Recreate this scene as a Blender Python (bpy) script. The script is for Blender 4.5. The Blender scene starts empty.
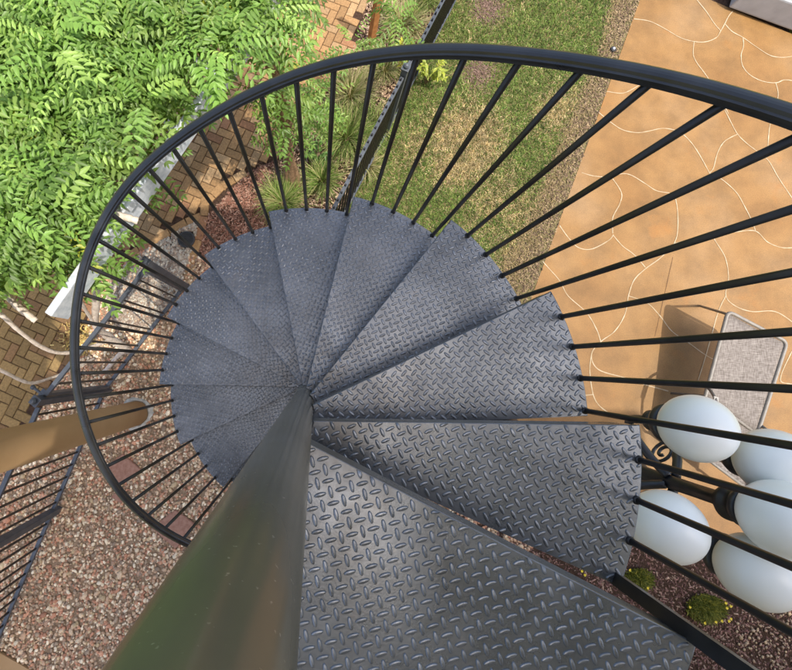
import bpy, bmesh, math, random
import numpy as np
from mathutils import Vector, Matrix

random.seed(7)
rng = np.random.default_rng(7)
PI = math.pi
scene = bpy.context.scene
COL = scene.collection

# ------------------------------------------------------------------ camera model
F = 450.0                      # focal length in photo pixels (photo is 792 wide)
PPX, PPY = 322.51, 289.47      # principal point (the photo is a crop)
NX, NY = 315.89, 363.41        # where "straight down" falls
D = 5.0                        # eye height above the ground
_n = np.array([(NX - PPX) / F, (NY - PPY) / F, 1.0]); _n /= np.linalg.norm(_n)
_e1 = np.array([1.0, 0, 0]) - _n * _n[0]; _e1 /= np.linalg.norm(_e1)
_e2 = np.cross(_n, _e1)

def at(px, py, h=0.0):
    """the point of the photo's pixel that lies at height h above the ground"""
    r = np.array([(px - PPX) / F, (py - PPY) / F, 1.0])
    X, Y, Z = r @ _e1, r @ _e2, r @ _n
    s = (D - h) / Z
    return Vector((X * s, -Y * s, h))

def pix(P):
    X, Y, Z = P[0], -P[1], D - P[2]
    c = X * _e1 + Y * _e2 + Z * _n
    return PPX + F * c[0] / c[2], PPY + F * c[1] / c[2]

cam = bpy.data.cameras.new('camera')
co = bpy.data.objects.new('camera', cam); COL.objects.link(co); scene.camera = co
cam.sensor_width = 36.0; cam.lens = 36.0 * F / 792.0
cam.shift_x = (396 - PPX) / 792.0
cam.shift_y = -(335 - PPY) / 792.0
cam.clip_start = 0.02; cam.clip_end = 2000
def _w(i): return Vector((_e1[i], -_e2[i], -_n[i]))
right, down, fwd = _w(0), _w(1), _w(2)
M3 = Matrix((right, -down, -fwd)).transposed()
co.matrix_world = Matrix.Translation((0, 0, D)) @ M3.to_4x4()

# ------------------------------------------------------------------ helpers
def tag(o, label=None, cat=None, group=None, kind=None):
    if label: o['label'] = label
    if cat: o['category'] = cat
    if group: o['group'] = group
    if kind: o['kind'] = kind
    return o

def empty(name, loc=(0, 0, 0), label=None, cat=None, group=None):
    o = bpy.data.objects.new(name, None); COL.objects.link(o); o.location = loc
    o.empty_display_size = 0.1
    return tag(o, label, cat, group)

def link(name, me, mat=None, parent=None, smooth=False):
    o = bpy.data.objects.new(name, me); COL.objects.link(o)
    if mat: me.materials.append(mat)
    if parent:
        o.parent = parent
        pl = Vector(parent.location)
        if parent.parent: pl = pl + Vector(parent.parent.location)
        o.location = -pl if not parent.parent else Vector((0, 0, 0))
    if smooth:
        me.polygons.foreach_set('use_smooth', [True] * len(me.polygons))
    return o

class MB:
    """collects shapes in world coordinates, builds ONE mesh object"""
    def __init__(s): s.v = []; s.f = []
    def add(s, vs, fs):
        k = len(s.v); s.v += [tuple(v) for v in vs]; s.f += [tuple(i + k for i in f) for f in fs]; return s
    def box(s, c, sx, sy, sz, rz=0.0, bev=0.0):
        ca, sa = math.cos(rz), math.sin(rz)
        bm = bmesh.new(); bmesh.ops.create_cube(bm, size=1)
        bmesh.ops.scale(bm, vec=(sx, sy, sz), verts=bm.verts)
        if bev: bmesh.ops.bevel(bm, geom=bm.edges[:], offset=bev, segments=2, affect='EDGES', profile=.6)
        bm.verts.index_update()
        vs = [(c[0] + v.co.x * ca - v.co.y * sa, c[1] + v.co.x * sa + v.co.y * ca, c[2] + v.co.z) for v in bm.verts]
        fs = [[v.index for v in f.verts] for f in bm.faces]; bm.free()
        return s.add(vs, fs)
    def tube(s, path, r, n=8, caps=True, phase=0.0):
        P = [Vector(p) for p in path]
        rs = r if isinstance(r, (list, tuple)) else [r] * len(P)
        vs = []; prev = None
        for i, p in enumerate(P):
            t = (P[min(i + 1, len(P) - 1)] - P[max(i - 1, 0)]).normalized()
            if prev is None:
                a = Vector((0, 0, 1)) if abs(t.z) < .9 else Vector((1, 0, 0))
                u = t.cross(a).normalized()
            else:
                u = (prev - t * prev.dot(t)).normalized()
            prev = u; w = t.cross(u)
            for k in range(n):
                a = 2 * PI * k / n + phase
                vs.append(p + (u * math.cos(a) + w * math.sin(a)) * rs[i])
        fs = []
        for i in range(len(P) - 1):
            for k in range(n):
                k2 = (k + 1) % n
                fs.append((i * n + k, i * n + k2, (i + 1) * n + k2, (i + 1) * n + k))
        if caps:
            fs.append(tuple(range(n - 1, -1, -1))); fs.append(tuple((len(P) - 1) * n + k for k in range(n)))
        return s.add(vs, fs)
    def bar(s, a, b, w, h, up=(0, 0, 1)):
        a, b = Vector(a), Vector(b); t = (b - a).normalized(); up = Vector(up)
        if abs(t.dot(up)) > .95: up = Vector((1, 0, 0))
        u = t.cross(up).normalized() * w / 2; v = u.cross(t).normalized() * h / 2
        vs = [a - u - v, a + u - v, a + u + v, a - u + v, b - u - v, b + u - v, b + u + v, b - u + v]
        return s.add(vs, [(0, 1, 2, 3), (7, 6, 5, 4), (0, 4, 5, 1), (1, 5, 6, 2), (2, 6, 7, 3), (3, 7, 4, 0)])
    def lathe(s, c, prof, n=24):
        vs = []; fs = []
        for r, z in prof:
            for k in range(n):
                a = 2 * PI * k / n; vs.append((c[0] + r * math.cos(a), c[1] + r * math.sin(a), c[2] + z))
        for i in range(len(prof) - 1):
            for k in range(n):
                k2 = (k + 1) % n; fs.append((i * n + k, i * n + k2, (i + 1) * n + k2, (i + 1) * n + k))
        fs.append(tuple(range(n - 1, -1, -1))); fs.append(tuple((len(prof) - 1) * n + k for k in range(n)))
        return s.add(vs, fs)
    def sphere(s, c, r, nu=32, nv=20, sz=1.0):
        prof = [(max(1e-4, r * math.sin(PI * i / nv)), -r * sz * math.cos(PI * i / nv)) for i in range(nv + 1)]
        return s.lathe(c, prof, nu)
    def build(s, name, mat, parent=None, smooth=False):
        me = bpy.data.meshes.new(name); me.from_pydata(s.v, [], s.f); me.update()
        return link(name, me, mat, parent, smooth)

def np_mesh(name, V, FC, mat, parent=None, color=None, smooth=False):
    """V (n,3), FC (m,k) -> mesh; color (n,3) per vertex"""
    V = np.asarray(V, np.float32); FC = np.asarray(FC, np.int32); k = FC.shape[1]
    me = bpy.data.meshes.new(name)
    me.vertices.add(len(V)); me.vertices.foreach_set('co', V.ravel())
    me.loops.add(FC.size); me.loops.foreach_set('vertex_index', FC.ravel())
    me.polygons.add(len(FC))
    me.polygons.foreach_set('loop_start', np.arange(0, FC.size, k, dtype=np.int32))
    if smooth: me.polygons.foreach_set('use_smooth', np.ones(len(FC), bool))
    me.update(calc_edges=True)
    if color is not None:
        at_ = me.color_attributes.new('Col', 'FLOAT_COLOR', 'POINT')
        c4 = np.ones((len(V), 4), np.float32); c4[:, :3] = color
        at_.data.foreach_set('color', c4.ravel())
    return link(name, me, mat, parent)

def inpoly(P, poly):
    x, y = P[:, 0], P[:, 1]; q = np.array([(p[0], p[1]) for p in poly]); r = np.zeros(len(P), bool)
    j = len(q) - 1
    for i in range(len(q)):
        c = ((q[i, 1] > y) != (q[j, 1] > y)) & (x < (q[j, 0] - q[i, 0]) * (y - q[i, 1]) / (q[j, 1] - q[i, 1] + 1e-12) + q[i, 0])
        r ^= c; j = i
    return r

def sample_poly(poly, n):
    q = np.array([(p[0], p[1]) for p in poly]); lo, hi = q.min(0), q.max(0); out = []
    tot = 0
    while tot < n:
        P = rng.uniform(lo, hi, (n * 2, 2)); P = P[inpoly(P, poly)]; out.append(P); tot += len(P)
    return np.concatenate(out)[:n]

def gpoly(pts, h=0.0): return [at(x, y, h) for x, y in pts]
def poly_area(poly):
    a = 0
    for i in range(len(poly)):
        p, q = poly[i], poly[(i + 1) % len(poly)]; a += p[0] * q[1] - q[0] * p[1]
    return abs(a) / 2

def sheet(name, poly, z, mat, kind='structure', thick=0.0):
    vs = [(p[0], p[1], z) for p in poly]; n = len(vs)
    bm = bmesh.new(); b = [bm.verts.new(v) for v in vs]; f = bm.faces.new(b)
    f.normal_update()
    if f.normal.z < 0: f.normal_flip()
    if thick:
        r = bmesh.ops.extrude_face_region(bm, geom=[f])
        for e in r['geom']:
            if isinstance(e, bmesh.types.BMVert): e.co.z = z
        for v in b: v.co.z = z - thick
        bmesh.ops.recalc_face_normals(bm, faces=bm.faces)
    me = bpy.data.meshes.new(name); bm.to_mesh(me); bm.free()
    o = link(name, me, mat)
    return tag(o, kind=kind)

# ------------------------------------------------------------------ materials
def material(name, rough=.5, metal=0.0, spec=.5):
    m = bpy.data.materials.new(name); m.use_nodes = True
    nt = m.node_tree; b = nt.nodes['Principled BSDF']
    b.inputs['Roughness'].default_value = rough; b.inputs['Metallic'].default_value = metal
    b.inputs['Specular IOR Level'].default_value = spec
    return m, nt, b

def node(nt, t, **kw):
    n = nt.nodes.new(t)
    for k, v in kw.items():
        if k.startswith('i_'): n.inputs[k[2:]].default_value = v
        else: setattr(n, k, v)
    return n

def coords(nt):
    return node(nt, 'ShaderNodeTexCoord').outputs['Object']

def noise(nt, scale, detail=4, rough=.55, vec=None):
    n = node(nt, 'ShaderNodeTexNoise'); n.inputs['Scale'].default_value = scale
    n.inputs['Detail'].default_value = detail; n.inputs['Roughness'].default_value = rough
    nt.links.new(vec if vec else coords(nt), n.inputs['Vector'])
    return n.outputs['Fac']

def ramp(nt, fac, stops, interp='LINEAR'):
    r = node(nt, 'ShaderNodeValToRGB'); r.color_ramp.interpolation = interp
    e = r.color_ramp.elements
    while len(e) < len(stops): e.new(.5)
    for el, (p, c) in zip(e, stops):
        el.position = p; el.color = (c[0], c[1], c[2], 1) if not isinstance(c, (int, float)) else (c, c, c, 1)
    nt.links.new(fac, r.inputs['Fac']); return r.outputs['Color']

def mix(nt, fac, a, b, mode='MIX'):
    m = node(nt, 'ShaderNodeMix', data_type='RGBA', blend_type=mode)
    for s, v in ((0, fac), (6, a), (7, b)):
        if hasattr(v, 'node'): nt.links.new(v, m.inputs[s])
        else: m.inputs[s].default_value = v if isinstance(v, (int, float)) else (v[0], v[1], v[2], 1)
    return m.outputs[2]

def bump(nt, b, h, strength, dist):
    n = node(nt, 'ShaderNodeBump'); n.inputs['Strength'].default_value = strength; n.inputs['Distance'].default_value = dist
    nt.links.new(h, n.inputs['Height']); nt.links.new(n.outputs['Normal'], b.inputs['Normal'])

def simple(name, c1, c2, scale=20, rough=.5, metal=0.0, bs=.0, bd=.001, spec=.5, r2=None, detail=5):
    m, nt, b = material(name, rough, metal, spec)
    f = noise(nt, scale, detail)
    nt.links.new(ramp(nt, f, [(.3, c1), (.7, c2)]), b.inputs['Base Color'])
    if r2 is not None:
        g = noise(nt, scale * .4, 4)
        nt.links.new(ramp(nt, g, [(.35, rough), (.65, r2)]), b.inputs['Roughness'])
    if bs: bump(nt, b, noise(nt, scale * 4, 3), bs, bd)
    return m

def attr_mat(name, rough=.7, spec=.3, var=.25, scale=60, trans=0.0, bs=0.0):
    m, nt, b = material(name, rough, 0, spec)
    a = node(nt, 'ShaderNodeAttribute', attribute_name='Col')
    f = ramp(nt, noise(nt, scale, 4), [(.25, 1 - var), (.75, 1 + var)])
    c = mix(nt, 1.0, a.outputs['Color'], f, 'MULTIPLY')
    nt.links.new(c, b.inputs['Base Color'])
    if bs: bump(nt, b, noise(nt, scale * 3, 3), bs, .002)
    if trans:
        t = node(nt, 'ShaderNodeBsdfTranslucent'); nt.links.new(mix(nt, 1.0, c, (1.5, 1.6, .6), 'MULTIPLY'), t.inputs['Color'])
        ms = node(nt, 'ShaderNodeMixShader'); ms.inputs[0].default_value = trans
        nt.links.new(b.outputs[0], ms.inputs[1]); nt.links.new(t.outputs[0], ms.inputs[2])
        nt.links.new(ms.outputs[0], nt.nodes['Material Output'].inputs['Surface'])
    return m

def tread_material():
    m, nt, b = material('painted_plate', .34, .6, .6)
    f = noise(nt, 6, 6, .65)
    base = ramp(nt, f, [(.28, (.088, .098, .108)), (.5, (.124, .137, .150)), (.75, (.165, .180, .196))])
    fine = ramp(nt, noise(nt, 170, 3, .6), [(.44, 0.0), (.62, 1.0)])
    d = ramp(nt, noise(nt, 2.3, 8, .7), [(.50, 0.0), (.70, 1.0)])
    c = mix(nt, mix(nt, 1.0, mix(nt, 1.0, d, fine, 'MULTIPLY'), (.6, .6, .6), 'MULTIPLY'), base, (.21, .20, .185))
    r = ramp(nt, noise(nt, 3.1, 8, .72), [(.62, 0.0), (.76, 1.0)])
    c = mix(nt, mix(nt, 1.0, r, fine, 'MULTIPLY'), c, (.22, .155, .085))
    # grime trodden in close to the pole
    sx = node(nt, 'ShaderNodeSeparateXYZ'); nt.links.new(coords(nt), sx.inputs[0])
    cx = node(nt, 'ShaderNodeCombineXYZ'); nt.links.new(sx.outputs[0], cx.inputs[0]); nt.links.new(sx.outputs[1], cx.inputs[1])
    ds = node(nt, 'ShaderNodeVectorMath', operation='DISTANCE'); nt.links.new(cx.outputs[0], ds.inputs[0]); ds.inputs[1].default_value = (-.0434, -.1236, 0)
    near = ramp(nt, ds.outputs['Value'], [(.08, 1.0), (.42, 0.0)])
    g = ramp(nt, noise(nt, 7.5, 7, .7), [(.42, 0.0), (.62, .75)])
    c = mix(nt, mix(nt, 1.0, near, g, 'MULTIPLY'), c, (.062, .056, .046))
    # paint worn off the raised lugs
    at_ = node(nt, 'ShaderNodeAttribute', attribute_name='Col')
    w0 = ramp(nt, noise(nt, 14, 5, .7), [(.30, .25), (.60, 1.0)])
    wear = mix(nt, 1.0, at_.outputs['Color'], w0, 'MULTIPLY')
    c = mix(nt, wear, c, (.235, .255, .28))
    nt.links.new(c, b.inputs['Base Color'])
    nt.links.new(ramp(nt, noise(nt, 9, 6, .7), [(.3, .19), (.7, .38)]), b.inputs['Roughness'])
    bump(nt, b, noise(nt, 260, 3, .6), .14, .0015)
    return m

M = {}
M['plate'] = tread_material()
def pole_mat():
    m, nt, b = material('pole_paint', .2, .35, .6)
    tc = coords(nt); mp = node(nt, 'ShaderNodeMapping'); nt.links.new(tc, mp.inputs['Vector']); mp.inputs['Scale'].default_value = (90, 90, 5)
    st = noise(nt, 1.0, 5, .6, mp.outputs[0])
    c = ramp(nt, noise(nt, 7, 5), [(.3, (.115, .110, .088)), (.7, (.152, .146, .122))])
    c = mix(nt, ramp(nt, st, [(.66, 0.0), (.72, .55)]), c, (.20, .20, .19))
    sp_ = noise(nt, 230, 2, .5); c = mix(nt, ramp(nt, sp_, [(.70, 0.0), (.76, .7)]), c, (.30, .29, .27))
    nt.links.new(c, b.inputs['Base Color'])
    nt.links.new(ramp(nt, noise(nt, 16, 6, .7), [(.3, .20), (.7, .28)]), b.inputs['Roughness'])
    bump(nt, b, st, .03, .0005); return m
M['pole'] = pole_mat()
M['iron'] = simple('black_iron', (.012, .011, .011), (.022, .020, .019), 30, .32, 0.0, .1, .0006, .5, .5)
M['rail'] = simple('rail_paint', (.014, .015, .017), (.026, .028, .032), 18, .26, 0.0, .06, .0006, .6, .42)
M['fence'] = simple('fence_paint', (.05, .057, .068), (.085, .097, .115), 14, .35, 0.0, .1, .001, .6, .5)
M['globe'] = simple('opal_glass', (.74, .785, .77), (.78, .82, .80), 3, .30, 0.0, 0, 0, .5)
M['lamp'] = simple('lamp_iron', (.012, .013, .017), (.026, .028, .034), 22, .3, 0.0, .1, .001, .6, .48)
M['column'] = simple('tan_paint', (.42, .262, .125), (.48, .305, .155), 4, .7, 0.0, .25, .002, .25)
M['collar'] = simple('pale_mortar', (.42, .40, .34), (.66, .64, .57), 26, .9, 0.0, .8, .006, .2)
M['white_wood'] = simple('weathered_white', (.40, .44, .49), (.66, .68, .70), 24, .75, 0.0, .4, .002, .2)
M['cedar'] = simple('cedar', (.30, .12, .035), (.46, .21, .075), 18, .7, 0.0, .3, .002, .3)
M['bark'] = simple('vine_bark', (.52, .42, .33), (.80, .70, .60), 34, .85, 0.0, .7, .004, .2)
M['brown_bark'] = simple('shaggy_bark', (.15, .085, .045), (.36, .23, .13), 42, .9, 0.0, .9, .006, .2)
M['sling_frame'] = simple('chair_frame', (.10, .088, .075), (.15, .132, .112), 25, .4, 0.0, .05, .0005, .5)
M['sling_rim'] = simple('sling_rim', (.20, .18, .155), (.27, .245, .21), 25, .5)
M['pad'] = simple('chair_arm', (.34, .32, .28), (.42, .40, .35), 25, .5)
M['cabinet'] = simple('grey_metal', (.30, .31, .33), (.40, .41, .43), 5, .45, 0.0, .05, .001, .5)
M['lid'] = simple('white_metal', (.72, .75, .80), (.82, .85, .88), 8, .4)
M['soil'] = simple('dark_soil', (.05, .028, .02), (.12, .075, .05), 40, .95, 0.0, .9, .02, .1)
M['gravel_base'] = simple('gravel_base', (.26, .18, .11), (.48, .34, .22), 60, .95, 0.0, .8, .01, .1)
M['lawn_base'] = simple('lawn_soil', (.10, .09, .035), (.20, .165, .08), 22, .95, 0.0, .8, .012, .1)
M['far_grass'] = simple('far_grass', (.19, .18, .03), (.30, .27, .07), 3, .95, 0.0, .6, .02, .1)
M['stone'] = simple('flagstone', (.30, .15, .10), (.42, .235, .165), 30, .85, 0.0, .5, .003, .2)
M['drain'] = simple('drain_iron', (.022, .022, .024), (.05, .05, .052), 30, .6)
M['joint'] = simple('pale_joint', (.36, .265, .15), (.56, .46, .32), 9, .9, 0, .3, .002, .1)
M['saw'] = simple('saw_cut', (.12, .065, .03), (.22, .12, .055), 40, .95)
M['pebble'] = attr_mat('pebble', .62, .4, .22, 90)
M['chip'] = attr_mat('bark_chip', .85, .2, .3, 70)
M['blade'] = attr_mat('grass_blade', .6, .25, .15, 20, .25)
M['leaf'] = attr_mat('vine_leaf', .42, .4, .12, 25, .32)
M['brick'] = attr_mat('clay_paver', .85, .2, .28, 45, 0, .5)
M['petal'] = simple('yellow_petal', (.72, .55, .02), (.85, .68, .05), 30, .6)

def fabric_mat():
    m, nt, b = material('sling_fabric', .8, 0, .2)
    tc = coords(nt)
    mp = node(nt, 'ShaderNodeMapping'); nt.links.new(tc, mp.inputs['Vector']); mp.inputs['Scale'].default_value = (260, 18, 18)
    mp.inputs['Rotation'].default_value = (0, 0, -.35)
    mp2 = node(nt, 'ShaderNodeMapping'); nt.links.new(tc, mp2.inputs['Vector']); mp2.inputs['Scale'].default_value = (18, 260, 18)
    mp2.inputs['Rotation'].default_value = (0, 0, -.35)
    a = noise(nt, 1.0, 2, .5, mp.outputs[0]); c = noise(nt, 1.0, 2, .5, mp2.outputs[0])
    s = mix(nt, .5, a, c)
    nt.links.new(ramp(nt, s, [(.4, (.125, .105, .09)), (.6, (.30, .268, .24))]), b.inputs['Base Color'])
    bump(nt, b, s, .4, .002); return m
M['fabric'] = fabric_mat()

def patio_mat():
    m, nt, b = material('stained_concrete', .62, 0, .35)
    big = noise(nt, .75, 5, .55)
    c = ramp(nt, big, [(.28, (.212, .102, .026)), (.5, (.268, .145, .047)), (.72, (.300, .184, .084))])
    blot = ramp(nt, noise(nt, 3.2, 6, .62), [(.34, .80), (.62, 1.10)])
    c = mix(nt, 1.0, c, blot, 'MULTIPLY')
    rust = ramp(nt, noise(nt, 2.1, 5, .6), [(.60, 0.0), (.76, .7)])
    c = mix(nt, rust, c, (.34, .145, .030))
    grit = ramp(nt, noise(nt, 95, 5, .7), [(.3, .72), (.7, 1.22)])
    c = mix(nt, 1.0, c, grit, 'MULTIPLY')
    nt.links.new(c, b.inputs['Base Color'])
    bump(nt, b, noise(nt, 70, 5, .6), .35, .004)
    return m
M['patio'] = patio_mat()

# ------------------------------------------------------------------ light
SUN_TRAVEL = Vector((-.78 * .40, .63 * .40, -1.0)).normalized()
sun = bpy.data.lights.new('sun', 'SUN'); sun.energy = 2.0; sun.angle = math.radians(.55); sun.color = (1, .95, .87)
so = bpy.data.objects.new('sun', sun); COL.objects.link(so)
so.rotation_euler = SUN_TRAVEL.to_track_quat('-Z', 'Y').to_euler()
w = bpy.data.worlds.new('World'); scene.world = w; w.use_nodes = True
sk = w.node_tree.nodes.new('ShaderNodeTexSky'); sk.sky_type = 'NISHITA'; sk.sun_disc = False; sk.dust_density = 4.0; sk.ozone_density = .3; sk.air_density = 1.0
to = -SUN_TRAVEL
sk.sun_elevation = math.asin(to.z); sk.sun_rotation = math.atan2(to.x, to.y)
bg = w.node_tree.nodes['Background']; bg.inputs['Strength'].default_value = .15
w.node_tree.links.new(sk.outputs[0], bg.inputs['Color'])
scene.view_settings.view_transform = 'Standard'; scene.view_settings.look = 'None'
scene.view_settings.exposure = 1.06; scene.view_settings.gamma = 1.0
scene.view_settings.use_curve_mapping = False
scene.cycles.use_denoising = True
scene.cycles.max_bounces = 8

# ------------------------------------------------------------------ spiral staircase
AX, AY = -.0434, -.1236               # pole axis (world x, y)
Z0, RISE = .6386, .1935
TH0, DTH = -1.3435, .4478
HR, RT, RP = .9671, .764, .036
NT = 22
def tz(k): return D - (Z0 + RISE * k)
stair = empty('spiral_staircase', (AX, AY, 0), 'dark metal spiral staircase with diamond plate treads winding down round its pole', 'staircase')

def lug(cx, cy, a, inside):
    """one raised lozenge of the plate as three rings"""
    n = 12; out = []
    for sc, z in ((1.0, -.0003), (.86, .0013), (.60, .0020)):
        ring = []
        for i in range(n):
            t = 2 * PI * i / n
            u = .0112 * math.copysign(abs(math.cos(t)) ** .9, math.cos(t)) * (sc * .6 + .4 if sc < 1 else 1)
            v = .0042 * math.sin(t) * sc
            ring.append((cx + u * math.cos(a) - v * math.sin(a), cy + u * math.sin(a) + v * math.cos(a), z))
        out.append(ring)
    return out

def wedge(name, z, a0, a1, r, plate_ang, label=None, arc=None, back=.048, k_hub=0):
    """tread plate from angle a0 (rear) to a1 (front): plate, skirts and raised pattern; world coordinates"""
    mb = MB(); lugv = []; nA = arc or 14; ri = .0374; t = .006
    def rear(rr):            # angle of the rear edge at radius rr: it runs past the pole, not into it
        return a0 - math.asin(min(.97, back * max(0, 1 - rr / r) / rr))
    pol = [(r, a0 + (a1 - a0) * i / nA) for i in range(nA + 1)]
    ain = rear(ri + .014)
    pol += [(ri, a1 + (ain - a1) * i / 10) for i in range(11)]
    pol += [(ri + .014 + (r - ri - .014) * i / 8, rear(ri + .014 + (r - ri - .014) * i / 8)) for i in range(8)]
    bm = bmesh.new(); bvs = [bm.verts.new((AX + q * math.cos(a), AY + q * math.sin(a), z - t)) for q, a in pol]
    fc = bm.faces.new(bvs); fc.normal_update()
    ex = bmesh.ops.extrude_face_region(bm, geom=[fc]); top = [e for e in ex['geom'] if isinstance(e, bmesh.types.BMVert)]
    for v in top: v.co.z = z
    tf = [e for e in ex['geom'] if isinstance(e, bmesh.types.BMFace)][0]
    bmesh.ops.bevel(bm, geom=list(tf.edges), offset=.0022, segments=2, affect='EDGES', profile=.5)
    bmesh.ops.recalc_face_normals(bm, faces=bm.faces); bm.verts.index_update()
    mb.add([v.co[:] for v in bm.verts], [[v.index for v in f.verts] for f in bm.faces]); bm.free()
    # turned-down skirts: front and rear
    def pt(q, a, d, ref):
        return Vector((AX + q * math.cos(a) - math.sin(ref) * d, AY + q * math.sin(a) + math.cos(ref) * d, z - t - .030))
    mb.bar(pt(ri * 1.05, a1, -.0045, a1), pt(r - .004, a1, -.0045, a1), .005, .060)
    mb.bar(pt(.062, rear(.062), .0045, a0), pt(r - .004, a0, .0045, a0), .005, .060)
    # raised pattern
    q = .0190; R2 = int(r / q) + 2
    ca, sa = math.cos(plate_ang), math.sin(plate_ang); ox, oy = random.uniform(0, q), random.uniform(0, q)
    for i in range(-R2 * 2, R2 * 2):
        for j in range(-R2 * 2, R2 * 2):
            u, v = i * q + ox, j * q + oy
            x, y = u * ca - v * sa, u * sa + v * ca
            rr = math.hypot(x, y)
            if rr > r - .001 or rr < ri + .004: continue
            aa = math.atan2(y, x)
            ar = rear(rr)
            while aa < ar - .001: aa += 2 * PI
            if aa > a1: continue
            if min(aa - ar, a1 - aa) * rr < .003: continue
            rings = lug(x, y, plate_ang + (0 if (i + j) % 2 else PI / 2), None)
            vv = []
            for ring in rings:
                for (lx, ly, lz) in ring:
                    r1 = math.hypot(lx, ly); a2 = math.atan2(ly, lx)
                    while a2 < aa - PI: a2 += 2 * PI
                    while a2 > aa + PI: a2 -= 2 * PI
                    d = .0025 / r1
                    a2 = min(max(a2, rear(max(r1, ri + .002)) + d), a1 - d); r1 = min(max(r1, ri + .002), r - .0025)
                    vv.append((AX + r1 * math.cos(a2), AY + r1 * math.sin(a2), z + lz))
            nn = 12; ff = []
            for L in (0, 1):
                for k in range(nn):
                    k2 = (k + 1) % nn; ff.append((L * nn + k, L * nn + k2, (L + 1) * nn + k2, (L + 1) * nn + k))
            ff.append(tuple(2 * nn + k for k in range(nn)))
            lugv += [len(mb.v) + 2 * nn + k for k in range(nn)]
            mb.add(vv, ff)
    o = mb.build(name, M['plate'], stair)
    me = o.data
    ca_ = me.color_attributes.new('Col', 'FLOAT_COLOR', 'POINT'); c4 = np.zeros((len(me.vertices), 4), np.float32); c4[:, 3] = 1
    c4[np.array(lugv, int), :3] = rng.uniform(.1, .8, (len(lugv) // 12, 1)).repeat(12, 0); ca_.data.foreach_set('color', c4.ravel())
    me.polygons.foreach_set('use_smooth', [len(p.vertices) in (4, 12) and p.area < 9e-5 for p in me.polygons])
    if label: o['label'] = label
    if k_hub < 5: return o
    hb = MB(); hb.lathe((AX, AY, z), [(.0362, -.05), (.0372, -.05), (.0376, -.048), (.0376, -.002), (.0372, .000), (.0362, .000)], 32)
    ho = hb.build('hub', M['pole'], o, True)
    return o

plate_angles = {1: 1.0, 2: -1.17, 3: .85, 4: .4, 5: 1.9, 6: 1.2, 7: .7, 8: .1, 9: .3, 10: .6, 11: .2}
for k in range(2, NT):
    a0 = TH0 + (k - (.03 if k < 3 else .04 if k == 3 else .075 if k == 4 else .10)) * DTH; a1 = TH0 + (k + 1 - .0326) * DTH
    wedge('tread', tz(k), a0, a1, RT, plate_angles.get(k, random.uniform(0, 1.5)), back=.036 if k == 2 else .042, k_hub=k)
wedge('landing', tz(1), TH0 + 2 * DTH - .0326 * DTH - 1.32, TH0 + (2 - .0326) * DTH, RT, -(math.radians(76)), 'wide diamond plate landing at the head of the stairs', 48, .002)
MB().lathe((AX, AY, 0), [(RP, 0), (RP, 1.5), (RP, 3), (RP, 4), (RP, 4.6), (RP, 5.6)], 64).build('pole', M['pole'], stair, True)
MB().lathe((AX, AY, 0), [(.13, .0), (.13, .010), (.125, .013), (.04, .014)], 40).build('base_plate', M['iron'], stair, True)

TOPS = {18:(728.5,100.3),19:(651.7,83.5),20:(586.5,68.5),21:(517,60.6),22:(465.5,55),23:(416,54.5),24:(375,59.6),25:(335,66.5),26:(296.5,78.3),27:(261,93),28:(228.4,110),29:(200,126.4),30:(171.7,147.3),31:(146.3,167.6),32:(127,188.3),33:(110.8,212.2),34:(95.5,238.6),35:(85.5,267.3),36:(80.5,292.6),37:(77.4,321),38:(76.4,347.5),39:(77.4,373),40:(80.5,400),41:(86.5,420.6),42:(94.7,446.6),43:(105.8,468.3),44:(117,485.6),45:(130.2,501.8),46:(146.5,516)}
def rail_h(j): return D - (Z0 + RISE * j / 4 - HR)
def rail_ideal(j):
    th = TH0 + j * DTH / 4
    return Vector((AX + RT * math.cos(th), AY + RT * math.sin(th), rail_h(j)))
_del = {}
for j, (x, y) in TOPS.items():
    d = at(x, y, rail_h(j) - .012) - rail_ideal(j); _del[j] = Vector((d.x, d.y, 0))
def rail_pt(j):
    acc = Vector((0, 0, 0)); wt = 0
    for i, d in _del.items():
        g = math.exp(-((i - j) / 1.6) ** 2) + 1e-9 * math.exp(-abs(i - j) * .3); acc += d * g; wt += g
    return rail_ideal(j) + acc / wt
J0, J1 = 8, NT * 4 - 2
# handrail: moulded profile swept down the helix
prof = [(-.0150, -.010), (-.0165, -.003), (-.0165, .003), (-.0125, .0045), (-.0105, .0095), (-.0055, .0118), (0, .0122), (.0055, .0118), (.0105, .0095), (.0125, .0045), (.0165, .003), (.0165, -.003), (.0150, -.010)]
vs = []; fs = []; SUB = 3; npf = len(prof); N = (J1 - J0) * SUB
for i in range(N + 1):
    j = J0 + i / SUB; p = rail_pt(j); t = (rail_pt(j + .3) - rail_pt(j - .3)).normalized()
    s = t.cross(Vector((0, 0, 1))).normalized(); u = s.cross(t).normalized()
    for a, b in prof: vs.append(p + s * a * .86 + u * b * .9)
for i in range(N):
    for k in range(npf):
        k2 = (k + 1) % npf; fs.append((i * npf + k, (i + 1) * npf + k, (i + 1) * npf + k2, i * npf + k2))
fs.append(tuple(range(npf))); fs.append(tuple(N * npf + k for k in range(npf - 1, -1, -1)))
hr = MB().add(vs, fs).build('handrail', M['rail'], stair)
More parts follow.
